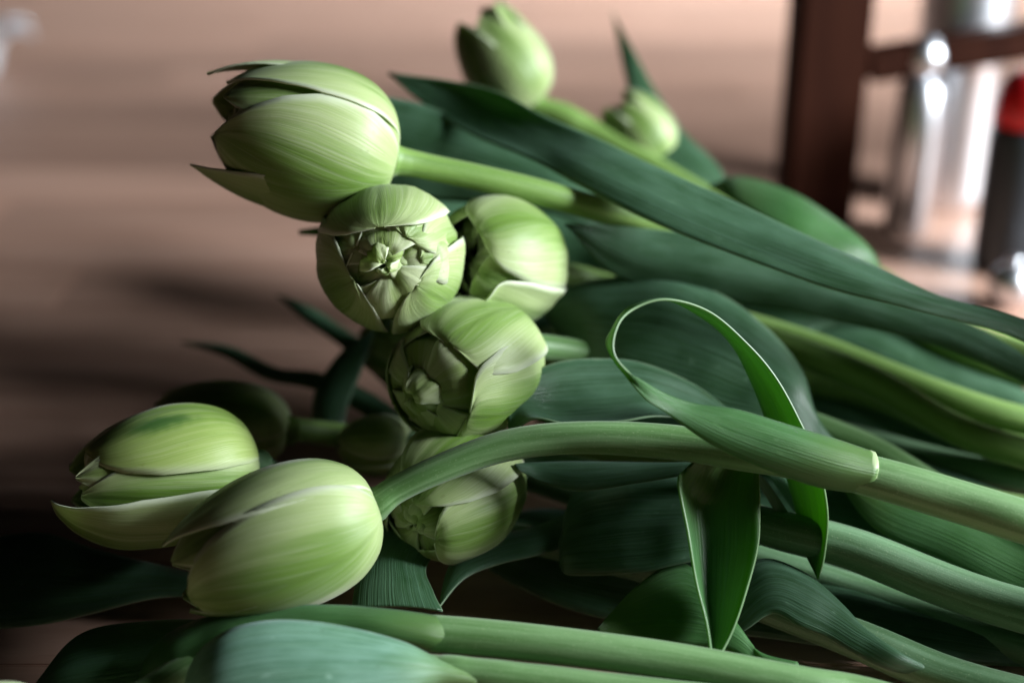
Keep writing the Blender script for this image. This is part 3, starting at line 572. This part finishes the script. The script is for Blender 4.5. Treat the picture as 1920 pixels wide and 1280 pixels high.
leaf(X3, [(1560, 880, 45.8, 1564, 890, 45.8, 0), (1660, 900, 45.6, 1640, 990, 44.4, 3), (1790, 950, 44.8, 1770, 1050, 43.6, 4), (1930, 1020, 44, 1910, 1120, 42.8, 4), (2060, 1100, 43, 2040, 1160, 42.4, 5), (2150, 1190, 42.4, 2140, 1220, 42.2, 5)], M_LEAFB, seed=36)
leaf(X3, [(-30, 1010, 44.6, -30, 1180, 42.4, 2), (80, 1000, 44.8, 80, 1170, 42.6, 3), (180, 1030, 44.8, 170, 1150, 43, 2), (300, 1060, 44.4, 300, 1120, 43.4, 2), (420, 1080, 44, 430, 1120, 43.2, 2), (600, 1060, 44, 600, 1090, 43.6, 2), (760, 1040, 44.8, 760, 1060, 44.6, 2), (860, 950, 46.6, 860, 970, 46.6, 2)], seed=37)

# ------------------------------------------------------------------ background things
def on_table(px, py):
    q = math.sin(PITCH) + math.cos(PITCH) * (py - 640) / FP
    return P(px, py, 100 * CAMZ / q)

M_DARK = wood_material('dark_stained_wood', (0.022, 0.006, 0.003), (0.034, 0.01, 0.005), 0.6, 2, 0.05, 0.08)
M_STEEL = plain('brushed_steel', (0.72, 0.74, 0.78), 0.36, 1.0, 0.08, 30, 0, 0.05)
M_BLACK = plain('dark_plastic', (0.035, 0.045, 0.055), 0.35, 0.0, 0.1)
M_RED = plain('red_plastic', (0.7, 0.012, 0.018), 0.35, 0.0, 0.08)
M_WHITE = plain('white_petal', (0.78, 0.8, 0.84), 0.5, 0.0, 0.05)

def lathe(name, prof, mat, parent, seg=40):
    G = [[Vector((r * math.cos(2 * math.pi * j / seg), r * math.sin(2 * math.pi * j / seg), z)) for j in range(seg)] for z, r in prof]
    me = grid_mesh(name, G, lambda i, j: (j / seg, i / len(prof)), closed=True, caps=True)
    return link(name, me, mat, parent)

b = on_table(1520, 432)
rack = thing('wooden_rack', 'dark brown wooden rack post with a cross rail', 'rack', b)
pm = box_mesh('post', .039, .03, .42, .004); o = link('post', pm, M_DARK, rack); o.location = (0.0, 0, .21)
pm = box_mesh('rail', .30, .02, .017, .003); o = link('rail', pm, M_DARK, rack); o.location = (.168, .0, .114); o.rotation_euler = (0, R_(-9), 0)
pm = box_mesh('post', .039, .03, .42, .004); o = link('post', pm, M_DARK, rack); o.location = (.336, 0, .21)
b = on_table(1768, 375)
can = thing('steel_canister', 'shiny steel canister with a domed lid beside the dark post', 'canister', b)
lathe('body', [(0, .022), (.002, .0245), (.01, .025), (.17, .025), (.175, .024)], M_STEEL, can)
lid = lathe('lid', [(.1752, .0255), (.184, .0255), (.19, .022), (.194, .013), (.196, .003)], M_STEEL, can)
lathe('knob', [(.195, .003), (.2, .004), (.204, .008), (.21, .009), (.215, .006), (.217, .002)], M_STEEL, lid)

b = on_table(1696, 436)
shk = thing('steel_shaker', 'slim steel shaker with a round knob between the dark post and the canister', 'shaker', b)
lathe('body', [(0, .0105), (.002, .012), (.05, .0125), (.08, .0115), (.084, .009)], M_STEEL, shk)
lathe('knob', [(.0838, .006), (.088, .0085), (.094, .0105), (.1, .0095), (.105, .006), (.107, .001)], M_STEEL, shk)

b = on_table(1892, 500)
bot = thing('bottle', 'small dark bottle with a bright red rounded cap', 'bottle', b)
lathe('body', [(0, .017), (.002, .0185), (.01, .019), (.07, .019), (.074, .018), (.075, .016)], M_BLACK, bot)
lathe('cap', [(.0752, .0185), (.085, .0185), (.093, .0165), (.099, .012), (.102, .005), (.1025, .001)], M_RED, bot)

b = on_table(1890, 575)
ball = thing('steel_infuser', 'small round steel ball with a stubby cap lying by the bottle', 'infuser', b)
pr = [(.0115 - .011 * math.cos(math.pi * k / 16), max(.0006, .011 * math.sin(math.pi * k / 16))) for k in range(17)]
sh = lathe('shell', pr, M_STEEL, ball)
lathe('cap', [(.0215, .004), (.0245, .004), (.0255, .002)], M_STEEL, ball, 16)

# white flower at the far left edge
b = on_table(-20, 140)
wf = thing('white_flower', 'white flower lying alone on the table away from the tulips', 'flower', b)
for k in range(6):
    an = R_(k * 60 - 10); G = []
    for i in range(13):
        t = i / 12; hw = .009 * math.sin(math.pi * min(.97, t * .9 + .1)) ** .7
        row = []
        for j in range(9):
            u = j / 4 - 1
            rr_ = .006 + .034 * t
            row.append(Vector((math.cos(an) * rr_ - math.sin(an) * hw * u, math.sin(an) * rr_ + math.cos(an) * hw * u, .014 + .02 * math.sin(t * 2.2) + .004 * u * u)))
        G.append(row)
    me = grid_mesh('petal', G, lambda i, j: (j / 8, i / 12)); o = link('petal', me, M_WHITE, wf); solid(o, .0006)
lathe('cup', [(.0, .004), (.006, .007), (.014, .009), (.024, .01), (.03, .011)], M_WHITE, wf, 20)
